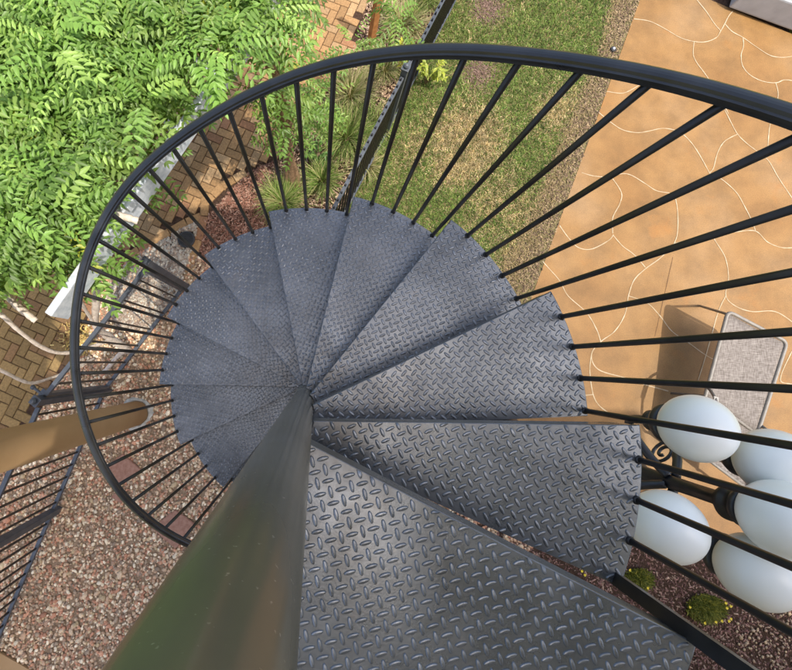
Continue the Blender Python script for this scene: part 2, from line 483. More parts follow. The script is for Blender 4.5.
for j in range(J0, J1 + 1):
    k = j // 4; th = TH0 + j * DTH / 4; rb = .7575
    z = tz(k); b = Vector((AX + rb * math.cos(th), AY + rb * math.sin(th), z))
    tp = rail_pt(j) - Vector((0, 0, .009))
    if j == 8:
        MB().bar(b - Vector((0, 0, .05)), tp, .025, .025, up=(math.cos(th), math.sin(th), 0)).build('newel_post', M['iron'], stair)
        continue
    mb = MB(); dr = (tp - b).normalized()
    mb.tube([b - dr * .045, tp], .0067, 12)
    mb.lathe((b.x, b.y, b.z), [(.0096, -.002), (.0092, .003), (.0072, .006)], 14)
    mb.build('baluster', M['iron'], stair, True)

# ------------------------------------------------------------------ ground
big = 60
g = MB(); g.add([(-big, -big, -.06), (big, -big, -.06), (big, big, -.06), (-big, big, -.06)], [(0, 1, 2, 3)])
tag(g.build('ground', M['far_grass']), kind='structure')

gravel_px = [(600, 470), (470, 455), (330, 330), (205, 258), (150, 246), (118, 268), (100, 285), (82, 345), (50, 398), (22, 432), (-30, 470), (-140, 540), (-160, 760), (-5, 645), (60, 690), (200, 800), (420, 760), (520, 560)]
gravel_poly = gpoly(gravel_px)
bed_px = [(205, 258), (330, 330), (420, 400), (470, 455), (540, 300), (600, 140), (610, 0), (640, -80), (440, -80), (330, -40), (345, 80), (285, 150), (262, 168), (240, 172), (212, 188), (205, 215), (196, 245)]
sheet('soil', [(-7, -5.5), (6, -5.5), (6, 7), (-7, 7)], -.020, M['soil'])
sheet('gravel', gravel_poly, -.004, M['gravel_base'])

# patio
pl0, pl1 = at(640, 0), at(534, 291)
dv = (pl1 - pl0)
pA = pl0 - dv * 1.0; pB = pl0 + dv * 1.52
patio_px_top = [at(710.5, 0), at(792, 34)]
tv = (patio_px_top[1] - patio_px_top[0])
# top edge runs beyond the frame; the corner with the left edge lies above it
def isect(p, d, q, e):
    den = d.x * e.y - d.y * e.x; t = ((q.x - p.x) * e.y - (q.y - p.y) * e.x) / den; return p + d * t
corner = isect(pl0, dv, patio_px_top[0], tv)
patio_poly = [corner, pB, at(560, 468), at(650, 525), at(735, 566), at(860, 625), patio_px_top[0] + tv * 3.2]
sheet('patio', patio_poly, .0, M['patio'], thick=.09)
patio_ob = bpy.data.objects['patio']

def ribbon(name, lines, wd, z, mat, parent):
    mb = MB()
    for ln in lines:
        P = [at(x, y, z) for x, y in ln]
        # Catmull-Rom through the traced points
        Q = []
        for i in range(len(P) - 1):
            p0, p1, p2, p3 = P[max(i - 1, 0)], P[i], P[i + 1], P[min(i + 2, len(P) - 1)]
            for s in range(6):
                t = s / 6
                Q.append(.5 * ((2 * p1) + (p2 - p0) * t + (2 * p0 - 5 * p1 + 4 * p2 - p3) * t * t + (3 * p1 - p0 - 3 * p2 + p3) * t ** 3))
        Q.append(P[-1]); vs = []; fs = []
        for i, p in enumerate(Q):
            t = (Q[min(i + 1, len(Q) - 1)] - Q[max(i - 1, 0)]); t.z = 0; t.normalize()
            s = Vector((-t.y, t.x, 0)) * (wd / 2 * random.uniform(.72, 1.25))
            vs += [(p.x + s.x, p.y + s.y, z), (p.x - s.x, p.y - s.y, z)]
        for i in range(len(Q) - 1): fs.append((2 * i, 2 * i + 1, 2 * i + 3, 2 * i + 2))
        # each joint line lies a hair above the last so crossings never share a plane
        mb.add([(a, b, c + random.uniform(0, .0012)) for a, b, c in vs], fs)
    return mb.build(name, mat, parent)
def cr(lines, ox, oy, s): return [[(ox + x / s, oy + y / s) for x, y in l] for l in lines]
L = cr([[(140,78),(205,88),(270,120),(330,155),(390,172),(440,172),(480,155),(497,130),(515,98),(530,68),(548,46)],
        [(400,0),(440,50),(470,95),(497,127)], [(515,98),(545,130),(590,155),(640,190),(700,228),(750,237),(800,232)],
        [(590,157),(592,190),(582,230),(590,275),(620,310),(670,335),(725,342),(760,330),(800,334)],
        [(388,173),(385,225),(400,260),(430,300),(470,360),(510,430),(530,470)], [(725,342),(735,385),(728,430),(712,480)],
        [(26,377),(90,385),(130,370),(165,350),(195,338),(240,350),(310,365),(350,372)]], 600, 0, 4.125)
L += cr([[(-12,2),(15,25),(40,45),(80,70),(130,80),(170,75),(220,65),(265,72),(300,92),(340,140),(385,220)],
         [(385,222),(400,205),(415,150),(440,110),(485,85)], [(440,0),(460,40),(485,85),(520,120),(560,150),(595,180),(630,240),(677,310)],
         [(612,10),(598,60),(592,130),(590,165)], [(-64,221),(-20,233),(40,236),(75,225),(110,230),(160,260),(200,285),(255,297),(270,330),(275,390),(272,440),(262,470)],
         [(40,236),(75,290),(70,330),(45,380),(45,435)], [(45,440),(80,480),(120,510),(160,555)],
         [(262,470),(215,520),(160,560),(120,600),(100,655)], [(385,222),(430,245),(480,290),(510,340),(535,390),(548,425)],
         [(262,470),(330,455),(405,445),(480,430),(548,427),(590,465),(640,485),(690,485)]], 600, 110, 3.526)
L += cr([[(556,36),(560,50),(590,100),(600,160),(592,215),(620,245),(670,262),(740,262),(800,300)], [(592,215),(570,260),(550,330),(530,400),(505,480)],
         [(95,5),(120,40),(150,70),(190,75),(240,50),(256,32)], [(44,112),(60,130),(95,170),(120,215),(175,265),(205,315),(218,352)], [(300,215),(290,270),(260,320),(218,352),(190,390),(210,435),(290,460),(330,475),(420,500)],
         [(300,215),(355,235),(395,275),(430,320),(480,355),(545,400),(620,430)], [(190,390),(185,440),(195,510),(215,545),(250,570)],
         [(800,370),(785,390),(755,465),(790,480),(840,500)], [(195,510),(140,520),(90,560)]], 528, 224, 2.992)
ribbon('joint_lines', L, .0098, .0025, M['joint'], patio_ob)
ribbon('saw_cut', [[(673, 257), (664, 297), (655, 336)]], .006, .0022, M['saw'], patio_ob)

# herringbone clay pavers
a0, a1 = at(18.7, 382.2), at(35.8, 389.7)
ang = math.atan2((a1 - a0).y, (a1 - a0).x)
b0, b1 = at(245.1, 128.1), at(259.9, 134.2)
ang = (ang + math.atan2((b1 - b0).y, (b1 - b0).x)) / 2
BW = .1
brick_px = [(-160, 520), (-30, 462), (22, 428), (48, 395), (80, 342), (97, 290), (112, 262), (152, 238), (183, 218), (205, 205), (222, 183), (246, 168), (270, 160), (292, 150), (330, 85), (345, 70), (385, -70), (-160, -120)]
brick_poly = gpoly(brick_px)
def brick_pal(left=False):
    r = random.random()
    if left: return np.array((.245, .160, .066) if r < .7 else (.215, .125, .058)) * random.uniform(.82, 1.15)  # yellower pavers; shade falling there is partly put into the darker colour
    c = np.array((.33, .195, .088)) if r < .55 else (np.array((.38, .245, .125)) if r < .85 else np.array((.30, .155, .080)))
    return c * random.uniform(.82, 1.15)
bm_cols = []
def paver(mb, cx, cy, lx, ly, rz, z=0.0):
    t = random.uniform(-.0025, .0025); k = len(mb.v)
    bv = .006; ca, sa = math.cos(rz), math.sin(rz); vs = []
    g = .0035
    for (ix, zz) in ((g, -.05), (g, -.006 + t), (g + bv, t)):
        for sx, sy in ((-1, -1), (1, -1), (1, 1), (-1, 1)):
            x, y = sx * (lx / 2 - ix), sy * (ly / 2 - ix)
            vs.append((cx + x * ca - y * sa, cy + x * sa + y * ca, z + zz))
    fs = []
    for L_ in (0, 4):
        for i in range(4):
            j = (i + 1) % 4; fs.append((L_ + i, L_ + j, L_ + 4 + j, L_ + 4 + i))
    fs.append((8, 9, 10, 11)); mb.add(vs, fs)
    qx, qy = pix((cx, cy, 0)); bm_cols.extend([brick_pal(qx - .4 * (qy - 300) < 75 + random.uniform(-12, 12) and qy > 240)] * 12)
bmb = MB(); ca, sa = math.cos(ang), math.sin(ang); org = at(100, 250)
cand = []
for i in range(-60, 60):
    for m_ in range(-30, 30):
        for (x0, y0, wx, wy) in ((i + 4 * m_, i, 2, 1), (i + 2 + 4 * m_, i - 1, 1, 2)):
            u, v = (x0 + wx / 2) * BW, (y0 + wy / 2) * BW
            if abs(u) > 6 or abs(v) > 6: continue
            cand.append((org.x + u * ca - v * sa, org.y + u * sa + v * ca, wx * BW, wy * BW))
cc = np.array([(c[0], c[1]) for c in cand]); ok = inpoly(cc, brick_poly)
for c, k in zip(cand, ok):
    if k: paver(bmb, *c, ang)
# border course round the pebble bed and the planting
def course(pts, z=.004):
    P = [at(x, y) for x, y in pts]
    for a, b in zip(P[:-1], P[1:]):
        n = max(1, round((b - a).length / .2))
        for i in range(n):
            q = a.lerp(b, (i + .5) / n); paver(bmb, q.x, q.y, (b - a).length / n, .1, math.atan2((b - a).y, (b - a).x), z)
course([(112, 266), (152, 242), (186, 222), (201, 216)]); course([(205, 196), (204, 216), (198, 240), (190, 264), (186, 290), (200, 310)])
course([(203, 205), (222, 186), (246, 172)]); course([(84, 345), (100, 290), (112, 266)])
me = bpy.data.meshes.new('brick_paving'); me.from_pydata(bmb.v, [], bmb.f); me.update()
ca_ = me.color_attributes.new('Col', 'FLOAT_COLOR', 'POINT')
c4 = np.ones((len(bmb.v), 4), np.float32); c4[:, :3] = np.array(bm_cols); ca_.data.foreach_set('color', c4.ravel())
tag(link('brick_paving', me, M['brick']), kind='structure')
sheet('paving_sand', brick_poly, -.012, M['soil'])

# pebbles: low icosahedra, each its own colour, one object (nobody could count them)
ph = (1 + 5 ** .5) / 2
ICO_V = np.array([(-1, ph, 0), (1, ph, 0), (-1, -ph, 0), (1, -ph, 0), (0, -1, ph), (0, 1, ph), (0, -1, -ph), (0, 1, -ph), (ph, 0, -1), (ph, 0, 1), (-ph, 0, -1), (-ph, 0, 1)]) / math.hypot(1, ph)
ICO_F = np.array([(0, 11, 5), (0, 5, 1), (0, 1, 7), (0, 7, 10), (0, 10, 11), (1, 5, 9), (5, 11, 4), (11, 10, 2), (10, 7, 6), (7, 1, 8), (3, 9, 4), (3, 4, 2), (3, 2, 6), (3, 6, 8), (3, 8, 9), (4, 9, 5), (2, 4, 11), (6, 2, 10), (8, 6, 7), (9, 8, 1)])
def pebbles(P, size, pal, z0=0.0, flat=.6):
    n = len(P); s = size * np.exp(rng.normal(0, .28, n))
    sc = np.stack([s * rng.uniform(.8, 1.35, n), s * rng.uniform(.7, 1.0, n), s * flat * rng.uniform(.75, 1.2, n)], 1)
    a = rng.uniform(0, 2 * PI, n); V = ICO_V[None] * sc[:, None] * rng.uniform(.86, 1.14, (n, 12, 1))
    t = rng.normal(0, .35, n)
    y, z = V[..., 1] * np.cos(t)[:, None] - V[..., 2] * np.sin(t)[:, None], V[..., 1] * np.sin(t)[:, None] + V[..., 2] * np.cos(t)[:, None]
    V = np.stack([V[..., 0], y, z], 2)
    x, y = V[..., 0] * np.cos(a)[:, None] - V[..., 1] * np.sin(a)[:, None], V[..., 0] * np.sin(a)[:, None] + V[..., 1] * np.cos(a)[:, None]
    V = np.stack([x + P[:, 0:1], y + P[:, 1:2], V[..., 2] + z0 + rng.uniform(-.004, .010, n)[:, None]], 2)
    Fc = ICO_F[None] + (np.arange(n) * 12)[:, None, None]
    pal = np.array(pal); c = pal[rng.integers(0, len(pal), n)] * rng.uniform(.8, 1.2, (n, 1))
    return V.reshape(-1, 3), Fc.reshape(-1, 3), np.repeat(c, 12, 0)
PAL = [(.36, .25, .19), (.42, .31, .24), (.30, .20, .155), (.48, .38, .30), (.34, .175, .125), (.40, .22, .16), (.22, .17, .14), (.56, .49, .41), (.38, .30, .21), (.28, .22, .18), (.62, .56, .49)]
n = 52000; P = sample_poly(gravel_poly, n)
V, Fc, c = pebbles(P, .0150, np.array(PAL) * np.array((1.60, 1.47, 1.18)))
tag(np_mesh('pebbles', V, Fc, M['pebble'], None, c, True), 'loose pink, tan and cream pebbles of the gravel beds', 'gravel', kind='stuff')
WB = gpoly([(150, 248), (183, 228), (198, 222), (194, 246), (186, 266), (178, 300), (150, 330), (120, 330), (104, 300), (114, 274)])
P = sample_poly(WB, 5200); dq0 = at(187, 240); P = P[np.hypot(P[:, 0] - dq0.x, P[:, 1] - dq0.y) > .105]; V, Fc, c = pebbles(P, .0145, [(.44, .37, .28), (.50, .43, .33), (.34, .25, .18), (.40, .31, .23), (.26, .19, .14), (.54, .48, .38)], .006)
tag(np_mesh('pale_pebbles', V, Fc, M['pebble'], None, c, True), 'pale cream pebbles around the round drain cover', 'gravel', kind='stuff')

# bark mulch
def chips(P, ln, pal, z0=0.0):
    n = len(P); l = ln * rng.uniform(.5, 1.5, n); wd = l * rng.uniform(.18, .4, n); th = wd * .5
    B = np.array([(-1, -1, -1), (1, -1, -1), (1, 1, -1), (-1, 1, -1), (-.8, -.7, 1), (.85, -.8, 1), (.8, .8, 1), (-.9, .7, 1)], float)
    V = B[None] * np.stack([l, wd, th], 1)[:, None] * .5
    a = rng.uniform(0, 2 * PI, n); t = rng.normal(0, .3, n)
    x, z = V[..., 0] * np.cos(t)[:, None] - V[..., 2] * np.sin(t)[:, None], V[..., 0] * np.sin(t)[:, None] + V[..., 2] * np.cos(t)[:, None]
    X = x * np.cos(a)[:, None] - V[..., 1] * np.sin(a)[:, None]; Y = x * np.sin(a)[:, None] + V[..., 1] * np.cos(a)[:, None]
    V = np.stack([X + P[:, 0:1], Y + P[:, 1:2], z + z0 + rng.uniform(0, .012, n)[:, None]], 2)
    Fq = np.array([(4, 5, 6, 7), (0, 1, 5, 4), (1, 2, 6, 5), (2, 3, 7, 6), (3, 0, 4, 7)])
    Fc = Fq[None] + (np.arange(n) * 8)[:, None, None]
    pal = np.array(pal); c = pal[rng.integers(0, len(pal), n)] * rng.uniform(.7, 1.3, (n, 1))
    return V.reshape(-1, 3), Fc.reshape(-1, 4), np.repeat(c, 8, 0)
RED = [(.25, .115, .078), (.19, .09, .06), (.31, .165, .115), (.15, .075, .05), (.40, .25, .18)]
red_poly = gpoly([(205, 218), (246, 173), (275, 160), (290, 200), (300, 260), (240, 300), (195, 300), (190, 268)])
P = sample_poly(red_poly, 9500); A_ = chips(P, .030, RED, -.012)
PUR = [(.17, .085, .072), (.22, .12, .10), (.12, .065, .055), (.30, .18, .14), (.36, .25, .18), (.25, .14, .11)]
mul_px = [(470, 455), (560, 470), (650, 527), (735, 568), (870, 632), (870, 800), (420, 800), (430, 600)]
mul_poly = gpoly(mul_px)
P = sample_poly(mul_poly, 34000); B_ = chips(P, .032, PUR, -.010)
V = np.concatenate([A_[0], B_[0]]); Fc = np.concatenate([A_[1], B_[1] + len(A_[0])]); c = np.concatenate([A_[2], B_[2]])
tag(np_mesh('bark_mulch', V, Fc, M['chip'], None, c), 'red brown bark mulch in the planting beds beside the stairs', 'mulch', kind='stuff')
sheet('mulch_bed', mul_poly, -.001, M['soil'])
P = sample_poly(gpoly([(735, 620), (800, 600), (860, 640), (860, 740), (740, 740)]), 700)
V, Fc, c = pebbles(P, .013, [(.52, .38, .22), (.46, .34, .22), (.38, .26, .17)], .004)
tag(np_mesh('loose_stones', V, Fc, M['pebble'], None, c, True), 'ochre stones scattered over the mulch beyond the yellow flowers', 'gravel', kind='stuff')

P = np.array([tuple(at(82 + x, 338 + y))[:2] for x, y in rng.normal(0, 1, (420, 2)) * np.array((9, 8))])
V, Fc, c = chips(P, .034, [(.46, .33, .10), (.38, .25, .09), (.55, .42, .17), (.30, .19, .07)], .008)
tag(np_mesh('fallen_leaves', V, Fc, M['chip'], None, c), 'dry yellow brown leaves lying at the edge of the brick paving', 'leaf litter', kind='stuff')
# strip of bark fines along the patio and lawn
strip_poly = gpoly([(646, -60), (640, 0), (534, 291), (500, 395), (455, 350), (482, 300), (520, 235), (563, 135), (600, 45), (622, -60)])
strip_c = [(.20, .14, .088), (.15, .10, .065), (.26, .19, .11), (.11, .075, .05), (.32, .24, .14)]
P = sample_poly(strip_poly, 11000); P = P + rng.normal(0, .03, P.shape)
inp = inpoly(P, patio_poly); P = P[~inp]
V, Fc, c = chips(P, .024, strip_c, -.004)
tag(np_mesh('bark_fines', V, Fc, M['chip'], None, c), 'brown bark strip between the lawn and the patio edge', 'mulch', kind='stuff')
lawn_px = [(486, -60), (455, 0), (400, 106), (347, 207), (300, 300), (330, 350), (440, 380), (482, 300), (520, 235), (563, 135), (600, 45), (624, -60)]
lawn_poly = gpoly(lawn_px)
sheet('lawn', [at(x, y) for x, y in [(490, -70), (455, 0), (400, 106), (347, 207), (300, 300), (330, 350), (440, 380), (500, 395), (534, 291), (640, 0), (660, -70)]], -.006, M['lawn_base'])

# grass blades
def blades(P, ln, col, wd=.005, lean=.8, z0=-.006):
    n = len(P); l = ln * rng.uniform(.6, 1.4, n); a = rng.uniform(0, 2 * PI, n); t = rng.uniform(.3, 1, n) * lean
    dx, dy = np.cos(a), np.sin(a); px, py = -dy, dx; w_ = wd * rng.uniform(.7, 1.3, n)
    base = np.stack([P[:, 0], P[:, 1], np.full(n, z0)], 1)
    s = np.stack([px * w_ / 2, py * w_ / 2, np.zeros(n)], 1)
    mid = base + np.stack([dx * np.sin(t * .6) * l * .5, dy * np.sin(t * .6) * l * .5, np.cos(t * .6) * l * .5], 1)
    tip = mid + np.stack([dx * np.sin(t * 1.5) * l * .5, dy * np.sin(t * 1.5) * l * .5, np.cos(t * 1.5) * l * .5], 1)
    V = np.stack([base - s, base + s, mid + s * .8, mid - s * .8, tip + s * .15, tip - s * .15], 1)
    Fc = np.array([(0, 1, 2, 3), (3, 2, 4, 5)])[None] + (np.arange(n) * 6)[:, None, None]
    return V.reshape(-1, 3), Fc.reshape(-1, 4), np.repeat(col, 6, 0)
P = sample_poly(lawn_poly, 95000); P = P + rng.normal(0, .045, P.shape) * (P[:, :1] > .9)
PX = np.array([pix((p[0], p[1], 0)) for p in P])
def fall(cx, cy, r): return np.clip(1.35 - np.hypot(PX[:, 0] - cx, PX[:, 1] - cy) / r, 0, 1)
bare = np.maximum(fall(488, 8, 24), fall(479, 72, 20)); straw = np.maximum.reduce([fall(466, 142, 34), fall(503, 205, 40) * .55, fall(520, 250, 40) * .55, fall(415, 150, 20) * .6, fall(560, 110, 28) * .7])
nz = np.sin(PX[:, 0] * .11 + 1.3 * np.sin(PX[:, 1] * .07)) * np.sin(PX[:, 1] * .093 + 1.1 * np.sin(PX[:, 0] * .05)) * .5 + .5
straw = np.clip(np.maximum.reduce([straw, fall(466, 142, 40), fall(455, 165, 26)]) + nz * .22, 0, 1)
keep = rng.random(len(P)) > bare * .93
P, straw, bare = P[keep], straw[keep], bare[keep]
isd = rng.random(len(P)) < .22 + .66 * straw
gcol = np.array([(.12, .19, .035), (.17, .24, .05), (.08, .14, .028), (.22, .27, .08)])[rng.integers(0, 4, len(P))]
scol = np.array([(.44, .34, .17), (.54, .43, .25), (.36, .26, .13)])[rng.integers(0, 3, len(P))]
cell = np.floor(P / .045).astype(int); hsh = np.abs(np.sin(cell[:, 0] * 12.9898 + cell[:, 1] * 78.233) * 43758.5453) % 1.0
cell2 = np.floor(P / .16 + .3).astype(int); hs2 = np.abs(np.sin(cell2[:, 0] * 39.34 + cell2[:, 1] * 11.13) * 24634.63) % 1.0
isd = rng.random(len(P)) < np.clip(-.08 + 1.02 * straw + .25 * (hsh - .5) + .22 * (hs2 - .5), .02, .95)
col = np.where(isd[:, None], scol, gcol) * rng.uniform(.75, 1.25, (len(P), 1)) * (.62 + .76 * hsh)[:, None]
V, Fc, c = blades(P, .036, col, .0075, 1.2)
tag(np_mesh('lawn_grass', V, Fc, M['blade'], None, c), 'short patchy lawn, green with straw coloured spots', 'grass', kind='stuff')
# thin straw creeping over the bark strip
P = sample_poly(strip_poly, 9000); PXs = np.array([pix((p[0], p[1], 0)) for p in P]); dd = (640 - .364 * PXs[:, 1]) - PXs[:, 0]
P = P[rng.random(len(P)) < np.clip((dd - 4) / 34, 0, 1) ** 1.3]
V, Fc, c = blades(P, .040, scol[rng.integers(0, 3, len(P))] * rng.uniform(.6, 1.05, (len(P), 1)), .007, 1.4, .002)
tag(np_mesh('dry_grass', V, Fc, M['blade'], None, c), 'thin dry grass creeping from the lawn over the bark strip', 'grass', kind='stuff')
# bare spots: bark showing
P = np.concatenate([np.array([tuple(at(488 + x, 8 + y))[:2] for x, y in rng.normal(0, 9, (900, 2))]), np.array([tuple(at(479 + x, 72 + y))[:2] for x, y in rng.normal(0, 8, (700, 2))])])
V, Fc, c = chips(P, .022, [(.17, .11, .085), (.22, .15, .115), (.13, .085, .065)], -.002)
tag(np_mesh('bare_earth', V, Fc, M['chip'], None, c), 'two round bare brown spots in the lawn', 'mulch', kind='stuff')
# litter in the planting strip between paving and fence
bed = gpoly([(292, 152), (332, 86), (347, 70), (385, -60), (478, -60), (452, 0), (345, 207), (300, 290), (285, 240), (275, 165)])
P = sample_poly(bed, 9000); V, Fc, c = chips(P, .032, [(.36, .24, .17), (.28, .18, .12), (.46, .34, .24), (.20, .12, .08), (.40, .30, .18)], -.010)
tag(np_mesh('leaf_litter', V, Fc, M['chip'], None, c), 'dry bark and leaf litter between the brick paving and the fence', 'mulch', kind='stuff')

# ------------------------------------------------------------------ stepping stones, drain, sprinkler
def flag(px, name, label):
    P = gpoly(px); cx = sum((p for p in P), Vector()) / len(P)
    bm = bmesh.new(); b = [bm.verts.new((p.x, p.y, .006)) for p in P]; f = bm.faces.new(b); f.normal_update()
    if f.normal.z < 0: f.normal_flip()
    r = bmesh.ops.extrude_face_region(bm, geom=[f])
    for e in r['geom']:
        if isinstance(e, bmesh.types.BMVert): e.co.z = .028
    bmesh.ops.recalc_face_normals(bm, faces=bm.faces)
    bmesh.ops.bevel(bm, geom=bm.edges[:], offset=.006, segments=2, affect='EDGES')
    me = bpy.data.meshes.new(name); bm.to_mesh(me); bm.free()
    return tag(link(name, me, M['stone']), label, 'paving stone')
flag([(104, 468), (124, 453), (142, 469), (118, 488)], 'stepping_stone', 'square salmon paving stone in the gravel nearest the tan column')
flag([(112, 496), (121, 488), (130, 494), (122, 503)], 'stepping_stone', 'small broken salmon stone chip in gravel below a square stone')
flag([(152, 527), (176, 509), (197, 524), (176, 548)], 'stepping_stone', 'salmon paving stone in the gravel close beside the stair pole')
dc = at(187, 240)
t = empty('drain_cover', dc, 'round black drain grate set in pale pebbles', 'drain cover')
MB().lathe((dc.x, dc.y, .014), [(.095, 0), (.095, .022), (.088, .026), (.078, .026), (.076, .018), (.001, .018)], 36).build('rim', M['drain'], t)
mb = MB()
for i in range(-5, 6):
    y = i * .0135; hl = math.sqrt(max(0, .076 ** 2 - y * y)); mb.bar((dc.x - hl, dc.y + y, .0385), (dc.x + hl, dc.y + y, .0385), .006, .008)
mb.build('grate', M['drain'], t)
sp = at(612.5, 50)
t = empty('sprinkler_head', sp, 'small round sprinkler head in the bark strip by the patio edge', 'sprinkler')
MB().lathe((sp.x, sp.y, 0), [(.034, -.01), (.034, .02), (.028, .028), (.016, .029), (.016, .024)], 24).build('body', M['drain'], t, True)
MB().lathe((sp.x, sp.y, 0), [(.014, .022), (.014, .034), (.009, .038)], 16).build('nozzle', M['lid'], t, True)

# ------------------------------------------------------------------ iron fences and gate
def fence_panel(root, A, B, spacing, top=1.2, low=.12, over=.05, tip=-.015):
    A, B = Vector((A.x, A.y, 0)), Vector((B.x, B.y, 0)); dr = (B - A); Ln = dr.length; dr.normalize()
    for h in (low, top):
        MB().bar(A + Vector((0, 0, h)), B + Vector((0, 0, h)), .034, .030).build('rail', M['fence'], root)
    n = max(1, round(Ln / spacing))
    for i in range(n):
        p = A + dr * (Ln * (i + .5) / n)
        MB().bar(p + Vector((0, 0, low - over)), p + Vector((0, 0, top + tip)), .0145, .0145, up=(dr.x, dr.y, 0)).build('picket', M['iron'], root)
def fpost(root, P, h=1.28, s=.062, rz=0):
    mb = MB(); mb.box((P.x, P.y, h / 2), s, s, h, rz, .004); mb.box((P.x, P.y, h + .010), s + .014, s + .014, .020, rz, .004)
    mb.lathe((P.x, P.y, h + .02), [(.018, 0), (.026, .012), (.026, .026), (.016, .04), (.001, .044)], 16)
    return mb.build('post', M['fence'], root)
def g0(x, y, h): q = at(x, y, h); return Vector((q.x, q.y, 0))
P1 = g0(146, 262, 1.28); P2 = g0(36, 401, 1.28); P3 = g0(58.5, 509, 0.0)
fd = (P2 - P1).normalized(); frz = math.atan2(fd.y, fd.x)
gate = empty('garden_gate', (P1 + P2) / 2, 'black iron gate between two posts beside the vine trunk, with widely spaced bars', 'gate')
fence_panel(gate, P1 + fd * .055, P2 - fd * .055, .205, 1.2, .14, .0)
for q in (P1 + fd * .065, P2 - fd * .065): MB().bar(q + Vector((0, 0, .126)), q + Vector((0, 0, 1.214)), .03, .03, up=(fd.x, fd.y, 0)).build('stile', M['fence'], gate)
nrm = Vector((-fd.y, fd.x, 0))
lp = P2 + Vector((0, 0, 1.16)) - fd * .03
mb = MB(); mb.box(lp - nrm * .04, .09, .045, .06, frz, .006); mb.tube([lp - nrm * .04 + Vector((0, 0, .02)), lp - nrm * .13 + Vector((0, 0, .025))], .012, 10); mb.sphere(lp - nrm * .135 + Vector((0, 0, .025)), .021, 14, 10)
mb.build('latch', M['fence'], gate)
for nm, P, lb in (('fence_post', P1, 'black iron post hinging the gate, under the stair treads'), ('fence_post', P2, 'black iron latch post of the gate beside the tan column')):
    r = empty(nm, P, lb, 'fence post'); fpost(r, P, 1.28, .062, frz).name = 'shaft'
f2 = empty('iron_fence', P3, 'black iron picket fence over gravel, left of and below the tan column', 'fence')
d23 = (P3 - P2).normalized(); P4 = P3 + d23 * 2.6; r23 = math.atan2(d23.y, d23.x)
fence_panel(f2, P2 + d23 * .06, P3 - d23 * .045, .122, 1.2, .12, .06)
fence_panel(f2, P3 + d23 * .045, P4, .122, 1.2, .12, .06)
fpost(f2, P3, 1.28, .066, r23); fpost(f2, P4, 1.28, .066, r23)
# fence at the edge of the lawn, seen almost along its own plane
Q0 = g0(300, 298, .12); Q1 = g0(347, 207, .12); dq = (g0(431, 46, .12) - Q1).normalized(); Q2 = Q1 + dq * 1.05; Q3 = Q2 + dq * 2.4
f3 = empty('iron_fence', Q1, 'black iron picket fence along the lawn, above the stair treads in view', 'fence')
fence_panel(f3, Q0, Q2 - dq * .04, .078, 1.15, .12, .06, .045); fence_panel(f3, Q2 + dq * .04, Q3, .078, 1.15, .12, .06, .045)
fpost(f3, Q2 + dq * .0, 1.24, .06, math.atan2(dq.y, dq.x)); fpost(f3, Q0 - dq * .04, 1.24, .06, math.atan2(dq.y, dq.x))

# ------------------------------------------------------------------ tan column
cc_ = at(137, 413); colm = empty('column', cc_, 'tan painted round column rising from a pale mortar collar', 'column')
MB().lathe((cc_.x, cc_.y, 0), [(.128, 0), (.128, .6), (.128, 1.2), (.128, 2.0), (.128, 2.9), (.140, 2.92), (.140, 3.0)], 48).build('shaft', M['column'], colm, True)
mb = MB(); pts = []; nn = 40
vs = []; fs = []
for i in range(nn):
    a = 2 * PI * i / nn; w1 = .168 + .014 * math.sin(a * 3 + 1) + random.uniform(-.006, .006); hh = .045 + .010 * math.sin(a * 5)
    for rr, z in ((.126, .0), (.1285, hh * .8), (.145, hh), (w1 - .008, hh * .75), (w1, .012), (w1, 0)):
        vs.append((cc_.x + rr * math.cos(a), cc_.y + rr * math.sin(a), z))
for i in range(nn):
    j = (i + 1) % nn
    for k in range(5): fs.append((i * 6 + k, j * 6 + k, j * 6 + k + 1, i * 6 + k + 1))
mb.add(vs, fs).build('collar', M['collar'], colm, True)

# ------------------------------------------------------------------ pergola: weathered white beam, cedar post
BH = 2.5
e0 = at(47.5, 314.5, BH); e1_ = at(47.5 + 122, 314.5 - 174, BH); bd = (e1_ - e0).normalized(); bn = Vector((-bd.y, bd.x, 0))
perg = empty('pergola', (e0.x, e0.y, 0), 'weathered white pergola beam carrying the leafy vine', 'pergola')
c0 = e0 + bn * .0; c1 = c0 + bd * 3.4
mb = MB(); mb.bar(c0 + Vector((0, 0, -.09)), c1 + Vector((0, 0, -.09)), .046, .18); o = mb.build('beam', M['white_wood'], perg)
bv = o.modifiers.new('bevel', 'BEVEL'); bv.width = .006; bv.segments = 2
for k, s in enumerate((.75, 1.7, 2.65)):
    q = c0 + bd * s + Vector((0, 0, .03)); mb = MB(); mb.bar(q - bn * .06, q + bn * 2.6, .05, .06); mb.build('rafter', M['white_wood'], perg)
for s, u in ((2.0, 1.4), (.9, 2.45), (3.2, 2.45)):
    q = c0 + bd * s + bn * u; mb = MB(); mb.box((q.x, q.y, 1.17), .09, .09, 2.34, math.atan2(bd.y, bd.x), .005); mb.build('post', M['white_wood'], perg)
c2 = c0 + bn * 2.5
mb = MB(); mb.bar(c2 + Vector((0, 0, -.08)), c2 + bd * 3.4 + Vector((0, 0, -.08)), .085, .16); mb.build('beam', M['white_wood'], perg)
pp = at(371, 42); 
tag(MB().box((pp.x, pp.y, .6), .075, .075, 1.2, .5, .006).build('wooden_post', M['cedar']), 'orange brown cedar post among leaves at the planting strip', 'post')

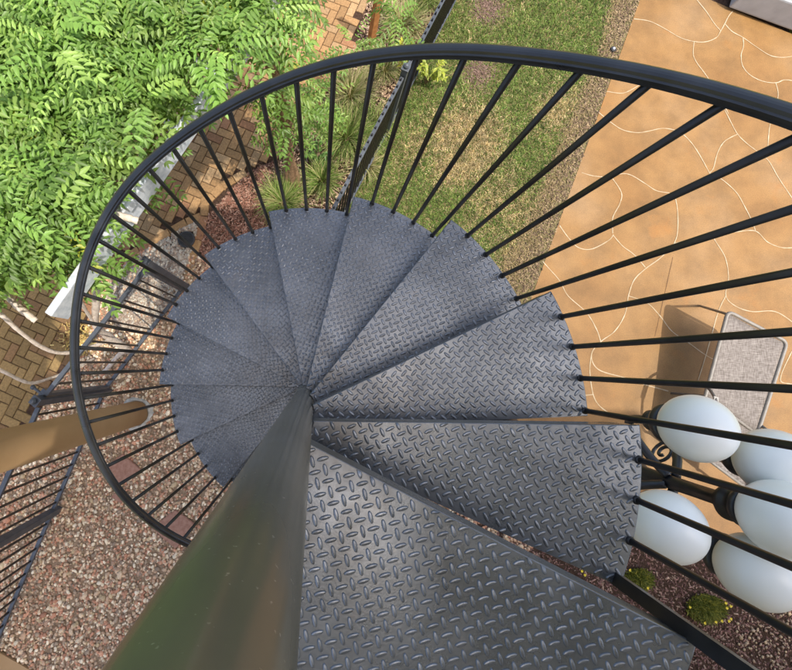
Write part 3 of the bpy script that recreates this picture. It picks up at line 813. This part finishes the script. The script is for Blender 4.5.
# ------------------------------------------------------------------ wisteria
def leaf_cloud(clumps, per, scale=1.0):
    """compound leaves: each a drooping rachis with paired leaflets"""
    LV = np.array([(0, 0, 0), (.32, .5, .10), (.32, -.5, .10), (.36, 0, 0), (.70, .36, .05), (.70, -.36, .05), (.70, 0, -.03), (1.0, 0, -.10)])
    LF = np.array([(0, 3, 1, 1), (0, 2, 3, 3), (1, 3, 6, 4), (3, 2, 5, 6), (4, 6, 7, 7), (6, 5, 7, 7)])
    LF3 = np.array([(0, 3, 1), (0, 2, 3), (1, 3, 6), (1, 6, 4), (3, 2, 5), (3, 5, 6), (4, 6, 7), (6, 5, 7)])
    VV = []; CC = []
    for (c, rad, tone) in clumps:
        c = np.array(c)
        for _ in range(per):
            az = rng.uniform(0, 2 * PI); el = rng.uniform(-.35, .75)
            d = np.array((math.cos(az) * math.cos(el), math.sin(az) * math.cos(el), math.sin(el)))
            o = c + d * rad * rng.uniform(.05, .7)
            L_ = rng.uniform(.19, .31) * scale; npair = rng.integers(6, 9)
            dh = np.array((d[0], d[1], 0)); dh /= np.linalg.norm(dh) + 1e-9
            side = np.array((-dh[1], dh[0], 0)); roll = rng.normal(0, .35)
            sidev = side * math.cos(roll) + np.array((0, 0, 1)) * math.sin(roll)
            tone_l = tone * rng.uniform(.70, 1.30)
            base = np.array((.150, .255, .050)) if rng.random() < .66 else np.array((.225, .33, .075))
            if rng.random() < .018: base = np.array((.34, .36, .05))
            droop = rng.uniform(.5, 1.4); lsz = rng.uniform(.038, .072)
            for i in range(npair):
                s = (i + .8) / npair; e = el - droop * s
                pos = o + dh * (L_ * s * math.cos(el - droop * s * .5)) + np.array((0, 0, L_ * s * math.sin(el - droop * s * .5)))
                sides = (1, -1) if i < npair - 1 else (1, -1, 0)
                for sg in sides:
                    ll = lsz * rng.uniform(.9, 1.1) * scale * (1.0 - .25 * abs(s - .55)); ww = ll * rng.uniform(.30, .40)
                    f = dh * (.55 if sg else 1.0) + sidev * sg * .95 + np.array((0, 0, -.30 + math.sin(e) * .4 + rng.normal(0, .13)))
                    f /= np.linalg.norm(f)
                    up = np.array((0, 0, 1.0)) + rng.normal(0, .20, 3); y = np.cross(up, f); y /= np.linalg.norm(y); z = np.cross(f, y)
                    VV.append(pos + LV[:, :1] * f * ll + LV[:, 1:2] * y * ww + LV[:, 2:] * z * ll)
                    CC.append(base * tone_l * rng.uniform(.88, 1.12))
    n = len(VV); V = np.concatenate(VV); Fc = (LF3[None] + (np.arange(n) * 8)[:, None, None]).reshape(-1, 3)
    return V, Fc, np.repeat(np.array(CC), 8, 0)

fol_px = [(-170, -170), (-170, 300), (-60, 285), (-25, 250), (8, 250), (20, 236), (45, 230), (66, 233), (68, 205), (80, 178), (98, 150), (118, 122), (146, 100), (176, 84), (212, 62), (246, 46), (272, 20), (280, -10), (292, -170)]
clumps1 = []; clumps2 = []
tries = 0
fp = np.array(fol_px, float)
while len(clumps1) + len(clumps2) < 620 and tries < 40000:
    tries += 1
    x, y = rng.uniform(-170, 330), rng.uniform(-170, 500)
    if not inpoly(np.array([[x, y]]), fol_px)[0]: continue
    h = 2.45 + rng.uniform(0, .38) + .10 * math.sin(x * .035) * math.sin(y * .04)
    q = at(x, y, h); tone = (1.0 + .25 * (h - 2.65)) * rng.uniform(.78, 1.25)  # lower clumps get darker leaf colour, standing in for canopy shade
    (clumps2 if x > 235 - .2 * y else clumps1).append((tuple(q), .13, tone))
# fringe hanging lower at the edges
for x, y, h in ((148, 165, 2.3), (97, 256, 2.3), (94, 240, 2.35), (60, 245, 2.3), (10, 262, 2.3), (82, 256, 2.3)):
    clumps1.append((tuple(at(x, y, h)), .09, .95))
for x, y, h in ((288, 98, 1.5), (300, 92, 1.4), (285, 118, 1.2), (312, 105, 1.3), (296, 132, .9), (324, 98, 1.2), (302, 75, 1.7), (280, 96, 2.0), (285, 112, 1.75), (277, 84, 2.15), (289, 122, 1.5), (314, 126, .8), (396, 16, 1.7), (352, 46, 1.5), (398, 40, 1.2)):
    clumps2.append((tuple(at(x, y, h)), .10, .95))
V1 = empty('wisteria_vine', at(126, 352), 'big light green wisteria with pale twisted trunk by the gate, covering the white beam', 'vine')
V, Fc, c = leaf_cloud(clumps1, 14); np_mesh('foliage', V, Fc, M['leaf'], V1, c)
V2 = empty('wisteria_vine', at(293, 190), 'leafy wisteria with shaggy brown trunk beside the ornamental grasses', 'vine')
V, Fc, c = leaf_cloud(clumps2, 11); np_mesh('foliage', V, Fc, M['leaf'], V2, c)

def smooth_path(P, k=6):
    Q = []
    for i in range(len(P) - 1):
        p0, p1, p2, p3 = P[max(i - 1, 0)], P[i], P[i + 1], P[min(i + 2, len(P) - 1)]
        for s in range(k):
            t = s / k; Q.append(.5 * ((2 * p1) + (p2 - p0) * t + (2 * p0 - 5 * p1 + 4 * p2 - p3) * t * t + (3 * p1 - p0 - 3 * p2 + p3) * t ** 3))
    return Q + [P[-1]]
def stem(root, name, pts, r0, r1, mat, wob=.15):
    P = smooth_path([at(*p) for p in pts]); n = len(P)
    rs = [(r0 + (r1 - r0) * i / (n - 1)) * (1 + random.uniform(-wob, wob)) for i in range(n)]
    return MB().tube(P, rs, 10).build(name, mat, root, True)
stem(V1, 'trunk', [(130, 352, -.02), (122, 346, .25), (108, 336, .6), (96, 326, .95), (96, 305, 1.35), (97, 280, 1.75), (88, 262, 2.15), (70, 245, 2.5)], .040, .024, M['bark'])
stem(V1, 'branch', [(97, 326, .95), (88, 314, 1.3), (78, 298, 1.7), (62, 278, 2.1), (45, 262, 2.4)], .017, .011, M['bark'])
stem(V1, 'branch', [(127, 349, .10), (118, 356, .10), (108, 368, .05), (101, 374, -.02)], .028, .02, M['bark'])
stem(V1, 'branch', [(-40, 262, 2.2), (0, 288, 2.1), (14, 303, 2.05), (27, 314, 2.0), (36, 321, 1.97)], .026, .019, M['bark'])
stem(V1, 'branch', [(-60, 290, 2.0), (-5, 311, 1.75), (18, 330, 1.5), (40, 346, 1.2), (60, 353, .95), (82, 350, .7), (110, 340, .4)], .017, .016, M['bark'])
stem(V1, 'branch', [(-60, 345, 1.9), (0, 370, 1.6), (18, 379, 1.45), (32, 383, 1.3), (48, 379, 1.15), (66, 372, .95), (95, 358, .5)], .013, .012, M['bark'])
stem(V1, 'branch', [(105, 262, 1.8), (97, 283, 1.75), (87, 278, 1.9), (78, 262, 2.2)], .011, .010, M['bark'])
stem(V1, 'branch', [(96, 215, 2.5), (110, 213, 2.52), (128, 218, 2.52), (138, 221, 2.5)], .022, .02, M['bark'])
for dx, r0 in ((0, .05), (5, .035), (-5, .03)):
    stem(V2, 'trunk', [(293 + dx, 188, -.02), (291 + dx * .8, 168, .4), (288 - dx * .6, 148, .85), (286 + dx * .5, 128, 1.25), (283 + dx, 105, 1.7), (276 - dx, 75, 2.15), (265, 45, 2.5)], r0, r0 * .6, M['brown_bark'], .22)

# ------------------------------------------------------------------ ornamental grasses and small plants
def grass_clump(px, py, r, n, ln, pal, label):
    o = at(px, py); P = np.array([(o.x, o.y)]) + rng.normal(0, r * .35, (n, 2))
    l = ln * rng.uniform(.6, 1.3, n); a = np.arctan2(P[:, 1] - o.y, P[:, 0] - o.x) + rng.normal(0, .5, n); t = rng.uniform(.45, 1.5, n)
    dx, dy = np.cos(a), np.sin(a); w_ = .0105 * rng.uniform(.7, 1.3, n)
    cur = np.stack([P[:, 0], P[:, 1], np.zeros(n)], 1); rings = []
    for i in range(5):
        s = np.stack([-dy * w_, dx * w_, np.zeros(n)], 1) * (1 - i / 4.4) * .5
        rings += [cur - s, cur + s]
        e = t * (.25 + i * .42); cur = cur + np.stack([dx * np.sin(e), dy * np.sin(e), np.cos(e)], 1) * (l / 4)[:, None]
    V = np.stack(rings, 1); Fc = np.array([(2 * i, 2 * i + 1, 2 * i + 3, 2 * i + 2) for i in range(4)])[None] + (np.arange(n) * 10)[:, None, None]
    pal = np.array(pal); col = np.repeat(pal[rng.integers(0, len(pal), n)] * rng.uniform(.8, 1.2, (n, 1)), 10, 0)
    ob = np_mesh('ornamental_grass', V.reshape(-1, 3) - np.array((o.x, o.y, 0)), Fc.reshape(-1, 4), M['blade'], None, col); ob.location = o
    return tag(ob, label, 'grass clump', 'grass clumps along the planting strip')
GR = [(.17, .26, .05), (.24, .32, .08), (.11, .18, .035), (.40, .36, .16), (.34, .36, .14)]
DRY = [(.30, .30, .12), (.42, .36, .18), (.18, .24, .06), (.50, .42, .24)]
grass_clump(283, 203, .22, 520, .32, GR, 'green strappy grass clump touching the treads at the vine trunk foot')
grass_clump(322, 182, .18, 420, .30, GR, 'green strappy grass clump right of the shaggy vine trunk')
grass_clump(346, 140, .27, 800, .36, GR, 'largest green grass clump in the middle of the planting strip')
grass_clump(350, 98, .24, 620, .34, DRY, 'half dry grass clump just inside the handrail curve')
grass_clump(366, 168, .15, 300, .26, DRY, 'half dry grass clump leaning on the lawn fence')
grass_clump(402, 28, .26, 620, .32, DRY, 'half dry grass clump outside the handrail beside the fence')
grass_clump(384, 72, .19, 420, .30, DRY, 'dry tawny grass clump under the handrail between post and fence')
grass_clump(372, 128, .18, 380, .30, GR, 'green grass clump close to the fence, beside the largest clump')
grass_clump(425, 2, .20, 380, .30, GR, 'green grass clump at the top edge of the photo beside the fence')
def leafy(px, py, h, n, pal, size, label, spread, cat='plant', nm='leafy_plant'):
    o = at(px, py); r = empty(nm, o, label, cat); cl = []
    VV = []; CC = []; mb = MB()
    LV = np.array([(0, 0, 0), (.35, .5, .08), (.35, -.5, .08), (1, 0, -.1), (.4, 0, 0)]); LF = np.array([(0, 4, 1), (0, 2, 4), (1, 4, 3), (4, 2, 3)])
    for s in range(n):
        a = rng.uniform(0, 2 * PI); tip = np.array((o.x + math.cos(a) * spread * rng.uniform(.3, 1), o.y + math.sin(a) * spread * rng.uniform(.3, 1), h * rng.uniform(.5, 1)))
        b = np.array((o.x, o.y, 0)); mb.tube([b, (b + tip) / 2 + np.array((0, 0, h * .25)), tip], .003, 5)
        for i in range(9):
            u = .35 + .65 * i / 8; p = b * (1 - u) ** 2 + 2 * u * (1 - u) * ((b + tip) / 2 + np.array((0, 0, h * .4))) + tip * u * u
            for sg in (-1, 1):
                aa = a + sg * rng.uniform(.7, 1.3); f = np.array((math.cos(aa), math.sin(aa), rng.normal(.05, .25))); f /= np.linalg.norm(f)
                y = np.cross((0, 0, 1), f); y /= np.linalg.norm(y); z = np.cross(f, y); l = size * rng.uniform(.7, 1.2)
                VV.append(p + LV[:, :1] * f * l + LV[:, 1:2] * y * l * .42 + LV[:, 2:] * z * l); CC.append(np.array(pal[rng.integers(0, len(pal))]) * rng.uniform(.85, 1.15))
    V = np.concatenate(VV); k = len(VV); np_mesh('leaves', V, (LF[None] + (np.arange(k) * 5)[:, None, None]).reshape(-1, 3), M['leaf'], r, np.repeat(np.array(CC), 5, 0))
    mb.build('stems', M['brown_bark'], r)
    return r
leafy(318, 160, .3, 9, [(.10, .20, .04), (.14, .25, .05)], .06, 'low bright green leafy plant in front of the shaggy vine trunk', .16)
leafy(398, 76, .55, 7, [(.46, .45, .04), (.36, .40, .05)], .065, 'yellow green leafy shoot left of the lawn fence, under the handrail', .18)
leafy(425, 84, .45, 9, [(.40, .43, .06), (.30, .36, .06)], .065, 'yellow green leafy shoot on the lawn right of the fence', .20)
def ground_cover(px, py, rx, ry, n, label, fl):
    o = at(px, py); r = empty('flowering_groundcover', o, label, 'plant'); cl = []
    P = rng.normal(0, 1, (n, 2)); P = P[np.hypot(P[:, 0], P[:, 1]) < 1.7]; n = len(P)
    hgt = .05 * np.exp(-(P ** 2).sum(1) * .5)
    X = o.x + P[:, 0] * rx * .6; Y = o.y + P[:, 1] * ry * .6
    col = np.array([(.13, .15, .025), (.20, .21, .04), (.09, .115, .02), (.30, .28, .05)])[rng.integers(0, 4, n)]
    V, Fc, c = blades(np.stack([X, Y], 1), .05, col, .010, 1.1, 0.0)
    V[:, 2] += np.repeat(hgt, 6); np_mesh('leaves', V, Fc, M['blade'], r, c)
    for (fx, fy) in fl:
        q = at(fx, fy, .085); mb = MB()
        for k in range(6):
            a = 2 * PI * k / 6 + random.random(); d = Vector((math.cos(a), math.sin(a), .15)); s = Vector((-d.y, d.x, 0))
            L_ = .016
            mb.add([q, q + d * L_ * .5 + s * .006, q + d * L_, q + d * L_ * .5 - s * .006], [(0, 1, 2, 3)])
        mb.sphere(q, .004, 8, 6); mb.build('flower', M['petal'], r)
ground_cover(704, 607, .20, .13, 2600, 'larger low green mat with yellow flowers in the mulch below the globes', [(726, 603), (731, 606), (729, 621), (722, 621), (731, 619), (716, 622), (705, 623), (690, 607), (727, 608)])
ground_cover(637, 578, .15, .10, 1500, 'smaller low green mat beside the thick newel post', [(648, 588), (585, 575), (582, 571), (630, 570)])

# ------------------------------------------------------------------ globe lamp
LC = Vector((2.015, -.665, 0)); lamp = empty('street_lamp', LC, 'black lamp post with five white globes beside the patio', 'lamp')
GZ = D - 2.22; GR_ = .157
Cz = D - 2.05
mb = MB(); mb.lathe(LC, [(.16, 0), (.16, .05), (.13, .09), (.10, .30), (.075, .36), (.055, .42), (.048, 1.2), (.044, 2.0), (.060, 2.02), (.060, 2.08), (.042, 2.10), (.036, 2.5), (.036, 2.66), (.062, 2.67), (.062, 2.70), (.045, 2.72), (.045, 2.755), (.078, 2.762), (.085, 2.79)], 32)
mb.build('pole', M['lamp'], lamp, True)
gpos = {'A': at(697, 428, GZ), 'B': at(775, 463, GZ), 'D': at(757, 571, GZ), 'E': at(667, 526, GZ)}
def spiral(c, u, r0, turns, n=26, sgn=1):
    P = []
    for i in range(n + 1):
        t = i / n; a = t * turns * 2 * PI; r = r0 * (1 - .8 * t)
        P.append(c + u * (math.cos(a) * r) + Vector((0, 0, 1)) * (sgn * math.sin(a) * r))
    return P
for k, gp in gpos.items():
    d = Vector((gp.x - LC.x, gp.y - LC.y, 0)); R_ = d.length; d.normalize()
    ar = MB()
    b = LC + Vector((0, 0, 2.34))
    pts = [b + d * .04, b + d * .14 + Vector((0, 0, -.06)), b + d * (R_ * .70) + Vector((0, 0, -.09)), b + d * (R_ * .95) + Vector((0, 0, -.04)), Vector((gp.x, gp.y, GZ - GR_ - .10))]
    ar.tube(smooth_path(pts), .024, 12)
    ao = ar.build('arm', M['lamp'], lamp, True)
    for c_, u_, r_, t_, tn, sg in ((b + d * .17 + Vector((0, 0, -.19)), d, .09, .010, 1.6, -1),):
        MB().tube(spiral(c_, u_, r_, tn, sgn=sg), t_, 8).build('scroll', M['lamp'], lamp, True)
    ft = MB(); ft.lathe((gp.x, gp.y, GZ - GR_), [(.032, -.15), (.056, -.14), (.058, -.10), (.048, -.095), (.050, -.07), (.085, -.055), (.104, -.020), (.106, .014), (.088, .020)], 28)
    ft.build('fitter', M['lamp'], lamp, True)
    MB().sphere((gp.x, gp.y, GZ), GR_, 48, 32).build('globe', M['globe'], lamp, True)
q = at(767, 511, Cz)
ft = MB(); ft.lathe((LC.x, LC.y, Cz - GR_), [(.060, -.10), (.085, -.09), (.085, -.07), (.070, -.06), (.070, -.035), (.092, -.010), (.094, .018), (.085, .022)], 28); ft.build('fitter', M['lamp'], lamp, True)
MB().sphere((LC.x + .01, LC.y, Cz), GR_ * 1.02, 48, 32).build('globe', M['globe'], lamp, True)

# ------------------------------------------------------------------ sling recliner
TL, TR = at(728, 311, .56), at(787, 342, .56)
ML, MR = at(705, 396, .44), at(757, 434, .44)
fv = (ML - TL); fv.z = 0
FL, FR = ML + fv * .62 + Vector((0, 0, -.02)), MR + fv * .62 + Vector((0, 0, -.02))
ch = empty('patio_chair', ((TL.x + FR.x) / 2, (TL.y + FR.y) / 2, 0), 'grey sling reclining chair on the tan patio, shaded side left', 'chair')
def sling(A, B, C_, Dd, name):
    if name == 'backrest': A, B = A.lerp(Dd, .02), B.lerp(C_, .02)
    n = 12; vs = []; fs = []
    for lz in (0, -.006):
        for i in range(n + 1):
            for j in range(n + 1):
                p = A.lerp(B, i / n).lerp(Dd.lerp(C_, i / n), j / n); s = math.sin(PI * i / n) * -.012
                vs.append((p.x, p.y, p.z + s + lz))
    m = (n + 1) ** 2
    for i in range(n):
        for j in range(n):
            q_ = (i * (n + 1) + j, (i + 1) * (n + 1) + j, (i + 1) * (n + 1) + j + 1, i * (n + 1) + j + 1)
            fs.append(q_[::-1]); fs.append(tuple(m + x for x in q_))
    for i in range(n):
        for a_, b_ in (((i * (n + 1)), ((i + 1) * (n + 1))), ((i + 1) * (n + 1) + n, i * (n + 1) + n), (i + 1, i), (n * (n + 1) + i, n * (n + 1) + i + 1)):
            fs.append((a_, b_, m + b_, m + a_))
    return MB().add(vs, fs).build(name, M['fabric'], ch, True)
sling(TL, TR, MR, ML, 'backrest'); sling(ML, MR, FR, FL, 'seat')
fr = MB()
def corner_arc(p, q, c, r=.06):
    u, v = (p - c).normalized() * r, (q - c).normalized() * r
    return [c + u * (1 - t) ** 2 + v * t * t for t in (0, .25, .5, .75, 1)]
loop_ = [FL] + [ML + Vector((0, 0, .002))] + corner_arc(ML, TR, TL) + corner_arc(TL, MR, TR) + [MR + Vector((0, 0, .002)), FR]
fr.tube(loop_, .017, 12); fr.tube([ML, MR], .013, 12); fr.tube([FL, FR], .014, 12)
fr.build('frame', M['sling_rim'], ch, True)
ud = Vector((0, 0, 1))
for a_, c_, off in ((TL, ML, -1), (TR, MR, 1)):
    sd = (TR - TL).normalized() * off * .035
    top = a_.lerp(c_, .04); foot = at(699, 306) if off < 0 else Vector((top.x + .05, top.y - .02, 0)); foot.z = .012
    MB().tube(smooth_path([top, top + (foot - top) * .12 + sd * .3, foot + (top - foot) * .18, foot]), .013, 12).build('leg', M['sling_frame'], ch, True)
    f2_ = Vector((c_.x, c_.y, .012)); MB().tube(smooth_path([c_, c_ + Vector((0, 0, -.2)), f2_]), .013, 12).build('leg', M['sling_frame'], ch, True)
    ff_ = FL if off < 0 else FR
    arm = smooth_path([c_ + sd * .4 - fv * .12, c_ + sd + ud * .12 - fv * .02, c_ + sd * 1.4 + ud * .2 + fv * .12, c_ + sd * 1.4 + ud * .19 + fv * .38, ff_ + sd + ud * .12, ff_ + sd * .3 - ud * .1, Vector((ff_.x, ff_.y, .012))])
    MB().tube(arm, .014, 12).build('arm', M['sling_frame'], ch, True)
    MB().bar(arm[8] + ud * .016, arm[16] + ud * .016, .045, .016).build('arm_pad', M['pad'], ch)

# ------------------------------------------------------------------ low cabinet beyond the patio
ba, bb_ = at(729, 7, .05), at(792, 30, .05); bdv = (bb_ - ba); bdv.z = 0; bdv.normalize(); bnv = Vector((-bdv.y, bdv.x, 0))
cab = empty('utility_cabinet', (ba.x, ba.y, 0), 'low grey metal cabinet with a white lid beyond the patio corner', 'cabinet')
Lc, Wc, Hc = 1.3, .75, .30; cen = ba + bdv * Lc / 2 + bnv * Wc / 2
rz = math.atan2(bdv.y, bdv.x)
MB().box((cen.x, cen.y, .04 + Hc / 2), Lc, Wc, Hc, rz, .02).build('body', M['cabinet'], cab)
lidc = cen + bnv * .03
MB().box((lidc.x, lidc.y, .04 + Hc + .022), Lc + .02, Wc - .03, .038, rz, .012).build('lid', M['lid'], cab)
for s in (-.5, .5):
    MB().box((cen.x + bdv.x * s * 1.0, cen.y + bdv.y * s * 1.0, .02), .08, Wc * .8, .042, rz).build('foot', M['drain'], cab)

# ------------------------------------------------------------------ added building behind the viewer: eaves shaped to shade stair, gravel and globes
M['stucco'] = simple('stucco', (.42, .33, .22), (.50, .40, .28), 9, .9, 0, .5, .004, .2)
M['soffit'] = simple('white_soffit', (.70, .70, .68), (.76, .76, .75), 9, .8)
added_house = empty('added_house', (0, -6, 0), 'tan stucco building added out of view, its white eaves shaped to shade the stair', 'added_house')
HZ = 8.5
rp_ = [(-1.3, -1.35), (-.25, -1.35), (-.25, -2.3), (.95, -2.3), (.95, -.42), (2.95, -.42), (2.95, -1.5), (4.75, -1.5), (4.75, -2.7), (6.2, -2.7), (6.2, -9), (-1.3, -9)]  # outline stepped and notched to set where shade and sun fall
n = len(rp_); vs = [(x, y, HZ) for x, y in rp_] + [(x, y, HZ + .22) for x, y in rp_]
MB().add(vs, [tuple(range(n)), tuple(range(2 * n - 1, n - 1, -1))] + [(i, (i + 1) % n, n + (i + 1) % n, n + i) for i in range(n)]).build('shade_roof', M['soffit'], added_house)
MB().box((2.45, -6.2, HZ / 2 - .01), 7.2, 5.4, HZ - .02, 0).build('wall', M['stucco'], added_house)
MB().box((.05, -2.19, tz(1) - .09), 2.2, 2.6, .15, 0, .01).build('balcony', M['stucco'], added_house)
sheet('path', [at(-60, 612), at(-5, 648), at(32, 669), at(110, 705), Vector((-1.5, -3.45, 0)), Vector((-6, -3.45, 0)), Vector((-6, -2.2, 0))], .022, M['column'], thick=.1)
